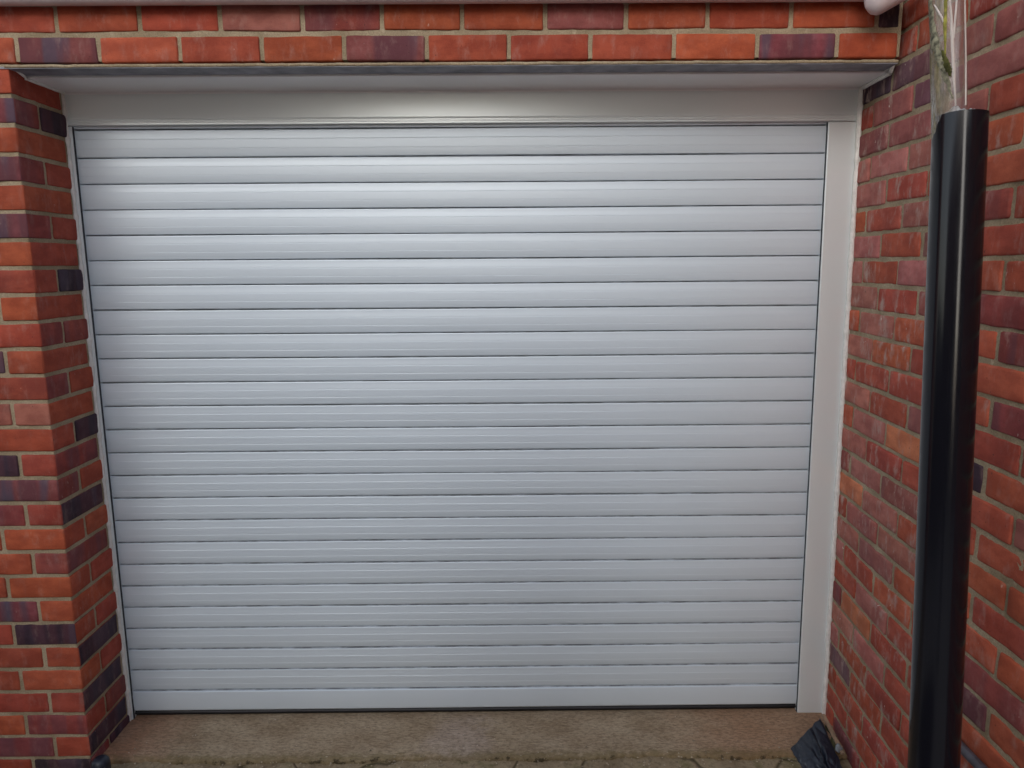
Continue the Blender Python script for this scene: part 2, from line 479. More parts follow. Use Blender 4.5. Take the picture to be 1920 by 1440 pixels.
# left pier: colours of (front brick at the corner, next one to the left, reveal brick, second reveal brick)
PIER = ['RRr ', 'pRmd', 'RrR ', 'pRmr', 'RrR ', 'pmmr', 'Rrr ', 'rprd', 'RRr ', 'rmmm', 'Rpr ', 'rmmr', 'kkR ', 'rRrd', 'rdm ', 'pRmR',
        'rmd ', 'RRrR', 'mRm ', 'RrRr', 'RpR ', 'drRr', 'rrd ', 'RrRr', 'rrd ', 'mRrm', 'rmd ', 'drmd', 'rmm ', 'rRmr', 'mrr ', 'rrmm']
fw = MB()
for k in range(31):
    z1, z0 = PZ[k]-J, PZ[k+1]+J
    c = PIER[k]
    jt = random.uniform(-.003, .003)
    of = random.uniform(-.0012, .0012)
    if k % 2 == 0:                              # header to the front, stretcher along the reveal
        x = -1.372+jt
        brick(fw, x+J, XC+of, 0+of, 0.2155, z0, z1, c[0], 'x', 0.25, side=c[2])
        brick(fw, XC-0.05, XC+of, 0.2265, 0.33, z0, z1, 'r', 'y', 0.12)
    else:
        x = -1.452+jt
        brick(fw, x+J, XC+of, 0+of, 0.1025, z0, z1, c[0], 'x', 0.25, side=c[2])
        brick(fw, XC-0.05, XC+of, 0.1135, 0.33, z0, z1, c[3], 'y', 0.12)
    first = True
    while x > -3.2:
        x2 = x-0.2178+random.uniform(-.003, .003)
        of2 = random.uniform(-.0016, .0016)
        brick(fw, x2+J, x-J, of2, 0.05, z0+random.uniform(-.001, .001), z1+random.uniform(-.001, .001), c[1] if first else rnd(POOL), 'x', 0.25)
        first = False
        x = x2
# courses over the opening
ROWA = ([-3.2, -2.98, -2.765, -2.548, -2.33, -2.11, -1.893, -1.676, -1.459, -1.2413, -1.0253, -0.8118, -0.5952, -0.3769, -0.1583, 0.0592, 0.2756, 0.4979, 0.7192, 0.9322, 1.098], 'RrRRmRrRRpRRRpRrrRpR')
ROWB = ([-3.1, -2.87, -2.655, -2.436, -2.216, -2.0, -1.782, -1.564, -1.347, -1.1293, -0.9118, -0.6995, -0.4841, -0.2741, -0.0638, 0.1553, 0.369, 0.5844, 0.8057, 1.033, 1.098], 'RRrRRmrRrRrkmRRqRRRd')
def course(row, z0, z1):
    xs, cs = row
    for i in range(len(xs)-1):
        of = random.uniform(-.0014, .0014)
        brick(fw, xs[i]+J, xs[i+1]-J, of, 0.08, z0+random.uniform(-.0008, .0008), z1+random.uniform(-.0008, .0008), cs[i], 'x', 0.35)
course(ROWA, 2.0685, 2.1315)
course(ROWB, 2.1445, 2.209)
for n in range(4):
    xs = [1.098 - 0.2178*i - (0.11 if n % 2 else 0) for i in range(20)][::-1]
    course((xs, [rnd(POOL) for _ in xs]), 2.2205+0.0757*n, 2.2855+0.0757*n)
# mortar: front face of the pier, the reveal, the lintel band
def mface(u0, u1, v0, v1, place, nu, nv, rec=0.004, amp=0.0016):
    def fn(u, v):
        a, b2 = u0+(u1-u0)*u, v0+(v1-v0)*v
        return place(a, b2, rec + amp*nz(a*26, b2*26, 4.1) + 0.8*amp*nz(a*90, b2*90, 8))
    fw.grid(nu, nv, fn, 1)
mface(-3.25, XC-0.003, -0.35, 2.066, lambda a, b, d: (a, d, b), 220, 240)
mface(0.002, 0.34, -0.35, 2.066, lambda a, b, d: (XC-d, a, b), 40, 240)
mface(-3.25, 1.1, 2.0725, 2.52, lambda a, b, d: (a, d, b), 420, 44)
fw.box(-3.25, XC-0.02, 0.012, 0.34, -0.35, 2.06, 1)
fw.box(-3.25, 1.1, 0.012, 0.34, 2.0725, 2.52, 1)
front_wall = fw.build('brick_wall', [M_BRICK, M_MORTAR], None, True, 62)
tag(front_wall, 'orange red and purple brick garage wall that frames the silver roller door', 'brick wall')

# right-hand house wall, square to the door
XW = 1.1017
RZ = [1.9894 - 0.075*j for j in range(-20, 30)]          # joint j is RZ[j+20]
RCOL = {-1: 'duqq', 0: 'quqr', 1: 'qqqr', 2: 'kkRm', 3: 'krRR', 4: 'rkmr', 5: 'krqr', 6: 'rkRR', 7: 'krqm', 8: 'kRRm', 9: 'kRrR', 10: 'rrRm', 11: 'krqr', 12: 'kodR',
        13: 'krrr', 14: 'kqrR', 15: 'okrR', 16: 'qkRr', 17: 'kqRR', 18: 'rRRm', 19: 'rkrp', 20: 'orrR', 21: 'kkrR', 22: 'RrrR', 23: 'uRrR', 24: 'rrRr', 25: 'rRRR', 26: 'mrRr'}
sw = MB()
YE = -1.33                                   # outer corner of the house wall
for j in range(-9, 28):
    z1, z0 = RZ[j+20]-0.0052, RZ[j+21]+0.0052
    jt = random.uniform(-.006, .006)
    ya = (0.0515 if j % 2 else -0.061)+jt
    pool = RCOL.get(j)
    y = ya + 0.2165*2
    n = 0
    while y > YE+0.02:
        L = 0.2165+random.uniform(-.004, .004)
        i = n-1
        code = pool[i] if pool and 0 <= i < 4 else rnd('RRRRrrrmqk')
        of = random.uniform(-.002, .002)
        y2 = y-L
        if y2 < YE+0.08:
            y2 = YE-0.0052
        dust = 1.0 if y2 > -0.30 else (0.85 if random.random() < 0.3 else 0.4)
        brick(sw, XW+of, XW+(0.06 if y2 > YE else 0.1025), max(y2+0.0052, YE), y-0.0052, z0+random.uniform(-.0014, .0014), z1+random.uniform(-.0014, .0014), code, 'y', dust, 1.35)
        y = y2
        n += 1
    x = XW+0.1025+0.0105 + (0 if j % 2 else 0.0)
    if j % 2:
        brick(sw, x, x+0.1, YE, YE+0.06, z0, z1, rnd('RRrrmq'), 'x', 0.4, 1.2)
        x += 0.1105
    while x < 3.2:
        brick(sw, x, x+0.206, YE+random.uniform(-.001, .001), YE+0.06, z0, z1, rnd('RRRrrmqk'), 'x', 0.4, 1.2)
        x += 0.2165
def swf(u, v):
    a, b = YE+0.004+(0.5-YE)*u, -0.4+3.08*v
    return (XW+0.0040+0.0022*nz(a*24, b*24, 1.7)+0.0016*nz(a*85, b*85, 3.3), a, b)
sw.grid(200, 340, swf, 1)
sw.grid(120, 160, lambda u, v: (XW+0.004+2.1*u, YE+0.004+0.002*nz(u*40, v*70, 3), -0.4+3.08*v), 1)
sw.box(XW+0.012, XW+2.1, YE+0.012, 0.5, -0.4, 2.672, 1)
def bow(y, z):
    """the old wall bows outward a little towards the door and the foot"""
    t = max(0.0, min(1.0, (y+0.30)/(RD+0.30)))
    return (0.0155+0.0122*max(0, 2.0-max(z, -0.1)))*t**1.4
sw.v = [(x+bow(y, z), y, z) for x, y, z in sw.v]
side_wall = sw.build('brick_wall', [M_BRICK, M_MORTAR], None, True, 62)
tag(side_wall, 'weathered red brick house wall with pale mortar smears beside the door, behind the black pipe', 'brick wall')

# ------------------------------------------------------------------ roller garage door
door = thing('roller_garage_door', (-0.07, RD, 0), 'silver grey roller shutter garage door of horizontal slats set back in the brick opening', 'garage door')
def jl(z, x0=-1.257):                       # left inner edge of the rail
    return x0
def jr(z, x0):                              # right-hand jamb leans a little
    return x0 - 0.0125*(z-1.0)*-1
# curtain: convex slats with two fine grooves each
CY = RD+0.012
SZ0, SP = 1.8602, 0.07712
cb = MB()
def slat(ztop, h, grooves=(0.345, 0.675), bulge=1.0):
    prof = [(0.0, 0.014), (0.016, 0.014), (0.0165, 0.0030), (0.022, 0.0018), (0.046, 0.0012)]
    g = 0.013
    def arc(t):
        return 0.0046*bulge*((t-0.42)/0.58)**2
    ts = [0.10, 0.22]
    for gg in grooves:
        ts += [gg-0.06, gg-g, ('g', gg), gg+g, gg+0.06]
    ts += [0.80 if len(grooves) else 0.5, 0.93]
    for t in ts:
        if isinstance(t, tuple):
            prof.append((t[1], arc(t[1])+0.00048))
        else:
            prof.append((t, arc(t)))
    prof += [(0.962, arc(0.962)+0.0003), (0.978, arc(1)+0.0045), (1.0, 0.016)]
    prof.sort()
    sd_ = random.random()*50
    tl = random.uniform(-1, 1)*0.0007
    xl, xr = -1.262, 1.062
    NX = 40
    def fn(u, v):
        i = int(round(v*(len(prof)-1)))
        t, y = prof[i]
        x = xl+(xr-xl)*u
        z = ztop-t*h
        dz = 0.0012*nz(x*1.3+sd_, 2.2, 0.4)+0.0012*nz(x*0.7, 4.4, ztop*1.5)
        dy = 0.0009*nz(x*1.1+sd_, ztop*3, 5.1)+0.0012*nz(x*0.8, ztop*1.3, 7.7)+tl*(t-0.5)*2
        return (x, CY+y+dy, z+dz)
    n0 = len(cb.m)
    cb.grid(NX, len(prof), fn, 0)
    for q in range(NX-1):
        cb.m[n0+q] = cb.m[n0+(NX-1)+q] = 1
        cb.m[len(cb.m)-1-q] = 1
slat(1.9435+0.0485, 0.0482, (), 0.4)
slat(1.9425, 1.9425-SZ0-0.0005, (0.345, 0.675))
for i in range(23):
    slat(SZ0-SP*i, SP-0.0006)
cb.box(-1.262, 1.062, CY+0.02, CY+0.03, 0.0, 2.02, 0)
cb.build('slat_curtain', [M_SLAT, M_GAP_SHADE], door, True, 14)
# bottom bar and rubber seal
bb = MB()
zt = SZ0-SP*23
def bar(prof, mat=0):
    def fn(u, v):
        i = int(round(v*(len(prof)-1)))
        x = -1.262+2.324*u
        dz = 0.0012*nz(x*0.7, 4.4, 0.1)
        return (x, CY+prof[i][1]+0.0008*nz(x*0.9, 1, 3), prof[i][0]+dz)
    bb.grid(30, len(prof), fn, mat)
bar([(zt-0.0002, 0.016), (zt-0.0020, 0.016), (zt-0.00204, 0.003), (zt-0.0024, 0.0016), (zt-0.004, -0.0005), (zt-0.02, -0.0022), (zt-0.05, -0.002), (0.016, -0.0005), (0.012, 0.0018), (0.0095, 0.006), (0.0095, 0.03)])
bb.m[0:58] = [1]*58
bb.build('bottom_bar', [M_SLAT, M_GAP_SHADE], door, True, 25)
sl = MB()
sl.grid(40, 6, lambda u, v: (-1.26+2.32*u, CY+0.003+0.012*(1-math.sin(v*math.pi)), 0.0105-0.022*v+0.0012*nz(u*9, 0, v)), 0)
sl.box(-1.26, 1.06, CY+0.012, CY+0.022, -0.012, 0.0085, 0)
sl.build('rubber_seal', M_RUBBER, door)
# guide rails and hood fascia, bevelled folded sheet
def panel(name, quad, y, t, mat, bev=0.0022):
    """flat folded panel: quad = four (x, z) corners, anticlockwise from bottom left, front at y"""
    p = MB()
    c = Vector((sum(q[0] for q in quad)/4, sum(q[1] for q in quad)/4))
    N = 30
    def ring(ins, yy):
        out = []
        for i in range(4):
            a, b2 = Vector(quad[i]), Vector(quad[(i+1) % 4])
            a = a + Vector(((ins if i in (0, 3) else -ins), (ins if i in (0, 1) else -ins)))
            out.append((a.x, yy, a.y))
        return out
    r0, r1, r2 = ring(0, y+t), ring(0, y+bev), ring(bev, y)
    vs = r0+r1+r2
    fs = [(8, 9, 10, 11)]
    for a in (0, 4):
        for i in range(4):
            k = (i+1) % 4
            fs.append((a+i, a+k, a+4+k, a+4+i))
    p.add(vs, fs)
    return p.build(name, mat, door, True, 25)
BOT = -0.0248
panel('guide_rail', [(-1.335, BOT+0.001), (-1.2592, BOT), (-1.2560, 1.9508), (-1.335, 1.9508)], RD, 0.05, M_FRAME)
panel('guide_rail', [(1.0482, BOT), (1.160, BOT-0.001), (1.160, 1.9508), (1.0245, 1.9508)], RD, 0.05, M_FRAME)
for xs_ in ((-1.2592, -1.2560, 1), (1.0482, 1.0245, -1)):          # dark strips standing in for the shaded gap where slats meet rails
    bs = MB()
    a_, b_, sg = xs_
    v_ = [(a_, RD+0.004, BOT+0.004), (a_+sg*0.0016, RD+0.004, BOT+0.004), (b_+sg*0.0016, RD+0.004, 1.9505), (b_, RD+0.004, 1.9505)]
    v_ += [(x_, RD+0.011, z_) for x_, y_, z_ in v_]
    bs.add(v_, [(0, 1, 2, 3), (4, 7, 6, 5), (0, 4, 5, 1), (1, 5, 6, 2), (2, 6, 7, 3), (3, 7, 4, 0)])
    bs.build('rail_gap_strip', M_RAIL_GAP, door, False)
hf = MB()
hp = [(2.075, 0.0), (2.03, 0.0), (1.985, 0.0), (1.9725, 0.0), (1.9712, -0.0012), (1.9685, -0.0016), (1.9672, -0.0004), (1.9638, -0.0004), (1.9625, -0.0016), (1.960, -0.0016), (1.9588, -0.0004),
      (1.9548, -0.0006), (1.9532, 0.0006), (1.9526, 0.003), (1.9526, 0.010)]
hf.grid(2, len(hp), lambda u, v: (-1.335+2.485*u, RD-0.001+hp[int(round(v*(len(hp)-1)))][1], hp[int(round(v*(len(hp)-1)))][0]), 0)
hf.box(-1.335, 1.15, RD+0.03, RD+0.2, 1.99, 2.075, 0)
hf.build('hood_fascia', M_FRAME, door, True, 8)
# soffit trim under the lintel: folded strip with an upturned lip
st = MB()
sp_ = [(0.071, 2.0605), (0.071, 2.0500), (0.0725, 2.0478), (0.10, 2.0478), (0.15, 2.0478), (0.20, 2.0480), (0.2305, 2.0480), (0.2338, 2.046), (0.2338, 2.041)]
st.grid(30, len(sp_), lambda u, v: (-1.268+2.392*u, sp_[int(round(v*(len(sp_)-1)))][0]-0.012*(1-u)*(v < .3)*0, sp_[int(round(v*(len(sp_)-1)))][1]+0.0007*nz(u*7, 1, 2)), 0)
st.build('soffit_trim', M_TRIM, door, True, 25)
# sealant beads with blobs where they cross the mortar joints
def bead(pts, r0, blobz, name='sealant_bead', squash=1.0, blob=0.9, n=10):
    b = MB()
    P = [Vector(p) for p in pts]
    def rad(t):
        i = t*(len(P)-1)
        p = P[min(int(round(i)), len(P)-1)]
        r = r0*(1+0.22*nz(p.x*40, p.y*40, p.z*30)+0.14*nz(p.x*10, 3, p.z*110))
        for zb in blobz:
            r += r0*blob*math.exp(-((p.z-zb)/0.0085)**2)*(0.7+0.5*nz(zb*17, 2, p.x))
        return max(r, 0.0012)
    b.tube(pts, rad, n)
    return b.build(name, M_SEALANT, door)
ns = 300
bead([(-1.2695+0.0011*nz(0, 1, z*14)+ (0.0009 if z < 0.4 else 0), RD-0.004, z) for z in [-0.03+2.082*i/ns for i in range(ns+1)]], 0.0062, PZ, blob=0.75)
zr = [RZ[j+20] for j in range(-1, 27)]
bead([(XW+bow(RD, z)-0.004-0.001*nz(2, 1, z*9), RD-0.006, z) for z in [-0.022+2.068*i/ns for i in range(ns+1)]], 0.0078, zr, blob=0.3)
bead([(XW+bow(0.055+0.18*i/40, 2.04)-0.005+0.0015*nz(5, i*.3, 1), 0.055+0.18*i/40, 2.0435) for i in range(41)], 0.0058, [], blob=0)
bead([(1.103, 0.038+0.0004*i, 2.060-0.0007*i) for i in range(24)], 0.0055, [], blob=0)
bead([(-1.2655, 0.06+0.175*i/40, 2.045) for i in range(41)], 0.0042, [], blob=0)
bead([(-1.264, 0.004+0.0025*i, 2.0615-0.0006*i) for i in range(24)], 0.0035, [], blob=0)

# steel lintel with a ragged smear of mortar on its toe
lt = thing('steel_lintel', (-0.07, 0.02, 2.0625), 'thin grey steel lintel edge carrying the bricks above the door', 'lintel')
lm = MB()
lm.box(-1.29, 1.095, -0.0035, 0.069, 2.0532, 2.0582, 0)
lm.build('flange', M_STEEL, lt, False)
ms = MB()
def smf(u, v):
    x = -1.275+2.37*u
    e = 0.0035*nz(x*22, 1, 1)+0.002*nz(x*80, 2, 5)
    prof = [(0.030, 2.0645+0.2*e), (0.000, 2.0642+0.5*e), (-0.0050+0.0015*nz(x*50, 3, 3), 2.0618+0.4*e), (-0.0060+0.0015*nz(x*60, 7, 3), 2.0595), (-0.0055, 2.0556+0.4*e), (-0.0030, 2.0552+0.4*e)]
    a = prof[int(round(v*5))]
    return (x, a[0], a[1])
ms.grid(260, 6, smf, 0)
ms.build('mortar_smear', M_MORTAR, lt)

# ------------------------------------------------------------------ gutter at the eaves
gt = thing('gutter', (-0.5, -0.029, 2.2255), 'pinkish white plastic gutter running along the top of the garage wall', 'gutter')
g = MB()
g.grid(26, 24, lambda u, v: (-3.2+4.28*u, -0.029+0.026*math.cos(math.pi*(1+v)), 2.2255+0.026*math.sin(math.pi*(1+v))), 0)
g.grid(26, 24, lambda u, v: (-3.2+4.28*u, -0.029+0.023*math.cos(math.pi*(2-v)), 2.2255+0.023*math.sin(math.pi*(2-v))), 0)
g.build('trough', M_PVC, gt)
ol = MB()
path = [Vector((0.966, -0.072, 2.171)) + Vector((0.086, -0.012, 0.046))*t for t in [i/14*1.3 for i in range(15)]]
ol.tube(path, lambda t: 0.034*min(1, math.sqrt(max(0.02, 1-(1-min(1, t/0.22))**2))), 28)
ol.build('outlet', M_PVC, gt)
fb = MB()
fb.box(-3.25, 1.1, -0.004, 0.03, 2.53, 2.72, 0)
fr = fb.build('roof_fascia', M_PVC, None, False)
tag(fr, 'white fascia board above the gutter at the garage eaves', 'fascia board')

# ------------------------------------------------------------------ black pipe and the clear sleeve pushed into its top
AX0, AX1 = Vector((0.9430, -0.711, -0.045)), Vector((0.9343, -0.5605, 1.8116))
pp = thing('black_pipe', AX0, 'glossy black plastic pipe leaning upright in front of the right brick wall', 'pipe')
pm = MB()
PRO = 0.0475
ax = (AX1-AX0).normalized()
NP = 30
pts = [AX0+(AX1-AX0)*(i/NP) for i in range(NP+1)]
pm.tube(pts, PRO, 72, 0, cap=False)
pm.tube([AX1+ax*0.0, AX1+ax*0.0012, AX1-ax*0.25], lambda t: [PRO, PRO-0.0035, PRO-0.0038][int(round(t*2))], 72, 0, cap=False)
pm.build('pipe_barrel', M_PIPE, pp)

TB, TT = Vector((0.9185, -0.5600, 1.77)), Vector((0.8975, -0.5450, 2.0226))
TT2 = TB+(TT-TB)*1.55
sv = thing('clear_plastic_sleeve', TB, 'clear plastic sleeve stained with green algae, stuck into the top of the black pipe', 'plastic sleeve')
tdir = (TT-TB).normalized()
toc = (CAM-TB); toc = (toc-tdir*toc.dot(tdir)).normalized()
trt = tdir.cross(toc).normalized()
if trt.dot(rt) < 0:
    trt = -trt
TR = 0.0305
TL = (TT2-TB).length
def tube_pt(s, h, r=TR):
    """s: -1 left .. 1 right as met from the front, h: metres along the sleeve"""
    s = max(-1, min(1, s))
    return TB+tdir*h+trt*(s*r)+toc*(math.sqrt(max(0, 1-s*s))*r)
fm = MB()
NU, NV = 72, 70
vs, ds = [], []
for jv in range(NV):
    h = TL*jv/(NV-1)
    for iu in range(NU):
        a = 2*math.pi*iu/NU
        rr = TR*(1+0.05*nz(math.cos(a)*1.6, math.sin(a)*1.6, h*9)+0.03*nz(math.cos(a)*4, math.sin(a)*4, h*14))
        vs.append(tuple(TB+tdir*h+trt*(math.cos(a)*rr)+toc*(math.sin(a)*rr)))
        left = max(0.0, min(1.0, (0.25-math.cos(a))*1.3))
        low = 1.0 if h < 0.2 else 0.8
        ds.append((left*low, 0, 0))
fs = [(j*NU+i, j*NU+(i+1) % NU, (j+1)*NU+(i+1) % NU, (j+1)*NU+i) for j in range(NV-1) for i in range(NU)]
fm.add(vs, fs)
fm.d = ds
fm.build('film', M_FILM, sv)
H = (TT-TB).length                   # height at the picture's upper edge
def hh(px):                          # photograph rows 0..215 to metres along the sleeve
    return H-(H-0.045)*px/215.0
def ribbon(name, path, mat, rr=TR*1.015, rough=0.0):
    """a strip lying on the sleeve: path = (row, lateral position, half width)"""
    b = MB()
    N = 46
    def samp(t):
        x = t*(len(path)-1)
        i = min(int(x), len(path)-2)
        f = x-i
        return [path[i][q]*(1-f)+path[i+1][q]*f for q in range(3)]
    def fn(u, v):
        row, s, w_ = samp(v)
        h = hh(row)
        w2 = w_*(1+rough*1.4*nz(v*22, 1.0 if u < .5 else 9.0, s*4))
        ss = s+(u-0.5)*2*w2
        return tube_pt(ss, h, rr+0.0016*math.sin(u*math.pi)+rough*0.0012*nz(u*5, v*40, 2))
    b.grid(7, N, fn, 0)
    return b.build(name, mat, sv)
ribbon('crease', [(-60, 0.02, 0.045), (0, 0.16, 0.06), (40, 0.22, 0.065), (75, 0.24, 0.09), (150, 0.28, 0.085), (205, 0.34, 0.04)], M_CREASE)
ribbon('crease', [(-60, 0.66, 0.04), (0, 0.54, 0.06), (40, 0.42, 0.06), (78, 0.30, 0.055)], M_CREASE, TR*1.02)
ribbon('crease', [(-60, 0.90, 0.025), (0, 0.93, 0.03), (120, 0.92, 0.03), (205, 0.86, 0.03)], M_CREASE)
ribbon('algae_streak', [(-60, -0.1, 0.1), (0, -0.05, 0.10), (50, -0.12, 0.09), (95, -0.14, 0.05), (112, -0.16, 0.02)], M_ALGAE, TR*1.01, 0.35)
ribbon('lichen_streak', [(-60, -0.88, 0.10), (0, -0.85, 0.12), (45, -0.78, 0.16), (85, -0.62, 0.22), (120, -0.4, 0.18), (150, -0.12, 0.14), (190, 0.2, 0.04)], M_LICHEN, TR*1.01, 0.6)
ribbon('moss_patch', [(95, -0.3, 0.05), (115, -0.14, 0.16), (135, 0.0, 0.17), (148, 0.12, 0.06)], M_MOSS, TR*1.03, 0.5)
ribbon('crease', [(5, -0.66, 0.03), (16, -0.52, 0.06), (24, -0.42, 0.07), (34, -0.28, 0.06), (44, -0.22, 0.03)], M_CREASE, TR*1.02, 0.3)
rg = MB()
def ragf(u, v):
    a = math.pi*(0.98-0.72*u)
    hgt = 0.004+0.016*v*(0.45+0.65*math.exp(-((u-0.52)/0.16)**2))+0.003*nz(u*14, v*5, 2)
    rr = PRO*0.92-0.010*v+0.003*nz(u*11, v*6, 7)
    c = AX1
    return c+trt*(math.cos(a)*rr)+toc*(math.sin(a)*rr)+ax*(hgt-0.006)
rg.grid(40, 8, ragf, 0)
rg.build('crumpled_hem', mat_plain('milky_film', (0.33, 0.33, 0.335), 0.35, 0.5, 0.15, 60, 0.4), sv)

# cable clipped along the house wall low down
cbm = MB()
cbm.tube([(1.085+0.003*nz(y*3, 1, 1), y, 0.433+0.002*nz(y*4, 2, 2)) for y in [-0.50-0.07*i for i in range(40)]], 0.0115, 16)
tag(cbm.build('cable', M_CABLE), 'grey cable running low along the brick wall behind the foot of the black pipe', 'cable')

# ------------------------------------------------------------------ ground and threshold
th = MB()
def thf(u, v):
    x = -1.30+2.46*u
    e = 0.018*nz(x*3.1, 5, 1)+0.010*nz(x*13, 2, 3)+0.006*nz(x*40, 1, 6)
    yf = 0.024+e+0.005*nz(x*90, 4, 2)
    if v < 0.72:
        t = v/0.72
        y = 0.42+(yf+0.004-0.42)*t
        z = -0.0135+0.0016*nz(x*9, y*9, 2)+0.0008*nz(x*40, y*40, 2)
        if t > 0.985:
            z -= 0.002
    else:
        t = (v-0.72)/0.28
        y = yf+0.004-0.012*t+0.004*nz(x*30, t*3, 8)
        z = -0.0165-0.10*t+0.002*nz(x*50, t*6, 8)
    return (x, y, z)
th.grid(300, 70, thf, 0)
tag(th.build('concrete_threshold', M_CONC), 'worn brown concrete threshold with a chipped front edge under the door', 'threshold')

gr = MB()
def grf(u, v):
    x = -3.2+6.4*u
    y = -3.0+3.3*v
    return (x, y, -0.027+0.004*nz(x*6, y*6, 1)+0.0035*nz(x*22, y*22, 3))
gr.grid(160, 110, grf, 0)
for x0, x1, y0, y1 in ((-40, 40, -60, -2.98), (-40, -3.18, -2.98, 20), (3.18, 40, -2.98, 20), (-3.18, 3.18, 0.28, 20)):
    gr.add([(x0, y0, -0.04), (x1, y0, -0.04), (x1, y1, -0.04), (x0, y1, -0.04)], [(0, 1, 2, 3)])
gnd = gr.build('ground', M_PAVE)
gnd['kind'] = 'structure'

# ------------------------------------------------------------------ small things by the wall feet
sh = MB()
A, B, C_, D = Vector((1.066, 0.105, 0.057)), Vector((0.948, 0.046, -0.010)), Vector((0.962, -0.062, -0.028)), Vector((1.075, -0.045, -0.012))
def shf(u, v):
    top = A.lerp(B, u)
    bot = D.lerp(C_, u)
    p = top.lerp(bot, v)
    hump = 0.026*math.sin(math.pi*u)*(0.4+0.6*math.sin(math.pi*min(1, v*1.1)))
    fold = 0.014*math.exp(-((u-0.40-0.10*v)/0.045)**2) - 0.009*math.exp(-((u-0.29-0.14*v)/0.04)**2) + 0.007*math.exp(-((u-0.72+0.2*v)/0.05)**2)
    cr = 0.010*abs(nz(u*3.4+v*1.5, v*1.6, 3)) + 0.0025*abs(nz(u*8, v*4-u*4, 7)) + 0.0006*nz(u*20, v*16, 5)
    edge = Vector((0.004*nz(v*7, u*3, 1), 0.004*nz(u*8, v*4, 9), 0))
    return p+Vector((-0.1, -0.55, 0.8))*(hump*0.6+fold*(0.4+v)+cr)+edge
sh.grid(64, 60, shf, 0)
sheet = sh.build('plastic_sheet', M_SHEET)
sm = sheet.modifiers.new('thickness', 'SOLIDIFY'); sm.thickness = 0.003
tag(sheet, 'crumpled dusty navy black plastic sheet on the ground in the right corner by the door', 'plastic sheet')
wl = MB()
a0, a1 = A+Vector((0.006, 0.008, 0.004)), D+Vector((0.012, 0.040, 0.018))
dv_ = (a1-a0)
sdv = Vector((0.012, 0.004, -0.002))
upv = Vector((0, -0.002, 0.006))
wl.add([tuple(p) for p in (a0, a0+sdv, a0+sdv+upv, a0+upv, a1, a1+sdv, a1+sdv+upv, a1+upv)], [(0, 1, 2, 3), (4, 7, 6, 5), (0, 4, 5, 1), (1, 5, 6, 2), (2, 6, 7, 3), (3, 7, 4, 0)])
tag(wl.build('wooden_lath', M_WOOD, None, False), 'thin pale wooden lath along the edge of the dark plastic sheet', 'lath')
def leaf(c, L, W, ang, tilt, label):
    b = MB()
    def fn(u, v):
        t = v
        wd = W*math.sin(math.pi*min(1, max(0, t*0.96+0.02)))**0.7
        x, y = (u-0.5)*wd, (t-0.5)*L
        z = 0.25*abs(u-0.5)*wd+0.01*nz(u*4, v*4, c[0]*50)+tilt*y
        return (c[0]+x*math.cos(ang)-y*math.sin(ang), c[1]+x*math.sin(ang)+y*math.cos(ang), c[2]+z)
    b.grid(6, 10, fn, 0)
    return tag(b.build('dead_leaf', M_LEAF), label, 'leaf', 'dead leaves by the right wall foot')
leaf((1.085, 0.075, 0.030), 0.035, 0.022, 0.6, 0.5, 'dark dead leaf standing against the brick wall just behind the lath')
leaf((1.083, 0.035, 0.020), 0.040, 0.024, -0.4, 0.6, 'dark curled dead leaf nearest the small grey stone')
sb = MB()
def stf(u, v):
    a, b = 2*math.pi*u, math.pi*v
    r = 0.011*(1+0.3*nz(math.cos(a)*1.5, math.sin(a)*1.5, b*1.2))
    return (1.087+r*math.sin(b)*math.cos(a), 0.012+r*math.sin(b)*math.sin(a), 0.016+r*1.2*math.cos(b))
sb.grid(18, 12, stf, 0, close_u=True)
tag(sb.build('stone', M_STONE), 'small grey stone against the foot of the right brick wall', 'stone')
cp = MB()
def cpf(u, v):
    a = 2*math.pi*u
    prof = [(0.0, 0.030), (0.010, 0.0295), (0.019, 0.026), (0.0245, 0.019), (0.0265, 0.008), (0.0265, -0.03), (0.0265, -0.06)]
    r, z = prof[int(round(v*6))]
    return (-1.2035+r*math.cos(a), -0.052+r*math.sin(a), 0.030+z)
cp.grid(28, 7, cpf, 0, close_u=True)
tag(cp.build('pipe_cap', M_SHEET), 'round dark navy pipe cap poking up at the foot of the left brick pier', 'pipe cap')

# ------------------------------------------------------------------ unseen houses added across the drive (they shade the door and show in its sheen)
M_GLASS = mat_plain('dark_glass', (0.02, 0.022, 0.025), 0.08, 0.5, 0.1, 3, 0.0)
def house(name, x0, x1, y0, y1, zt, label):
    t = thing(name, ((x0+x1)/2, (y0+y1)/2, 0), label, 'house')
    b = MB()
    b.box(x0, x1, y0, y1, -0.1, zt, 0)
    b.build('wall', mat_plain('brown_brickwork', (0.16, 0.085, 0.06), 0.9, 0.2, 0.3, 8, 0.4), t, False)
    r = MB()
    ym = (y0+y1)/2
    v = [(x0-.3, y0-.35, zt-.1), (x1+.3, y0-.35, zt-.1), (x0-.3, ym, zt+1.4), (x1+.3, ym, zt+1.4), (x0-.3, y1+.35, zt-.1), (x1+.3, y1+.35, zt-.1)]
    r.add(v, [(0, 1, 3, 2), (2, 3, 5, 4), (0, 2, 4), (1, 5, 3), (0, 4, 5, 1)])
    r.build('roof', mat_plain('slate_roof', (0.06, 0.055, 0.06), 0.8, 0.3, 0.3, 10, 0.4), t, False)
    for xc in (x0+(x1-x0)*0.25, x0+(x1-x0)*0.75):
        for zc in (1.5,):
            wm, wg = MB(), MB()
            wm.box(xc-0.65, xc+0.65, y1-0.05, y1+0.02, zc-0.6, zc+0.6)
            wg.box(xc-0.58, xc+0.58, y1-0.05, y1+0.032, zc-0.53, zc+0.53)
            f = wm.build('window', M_PVC, t, False)
            wg.build('pane', M_GLASS, f, False)
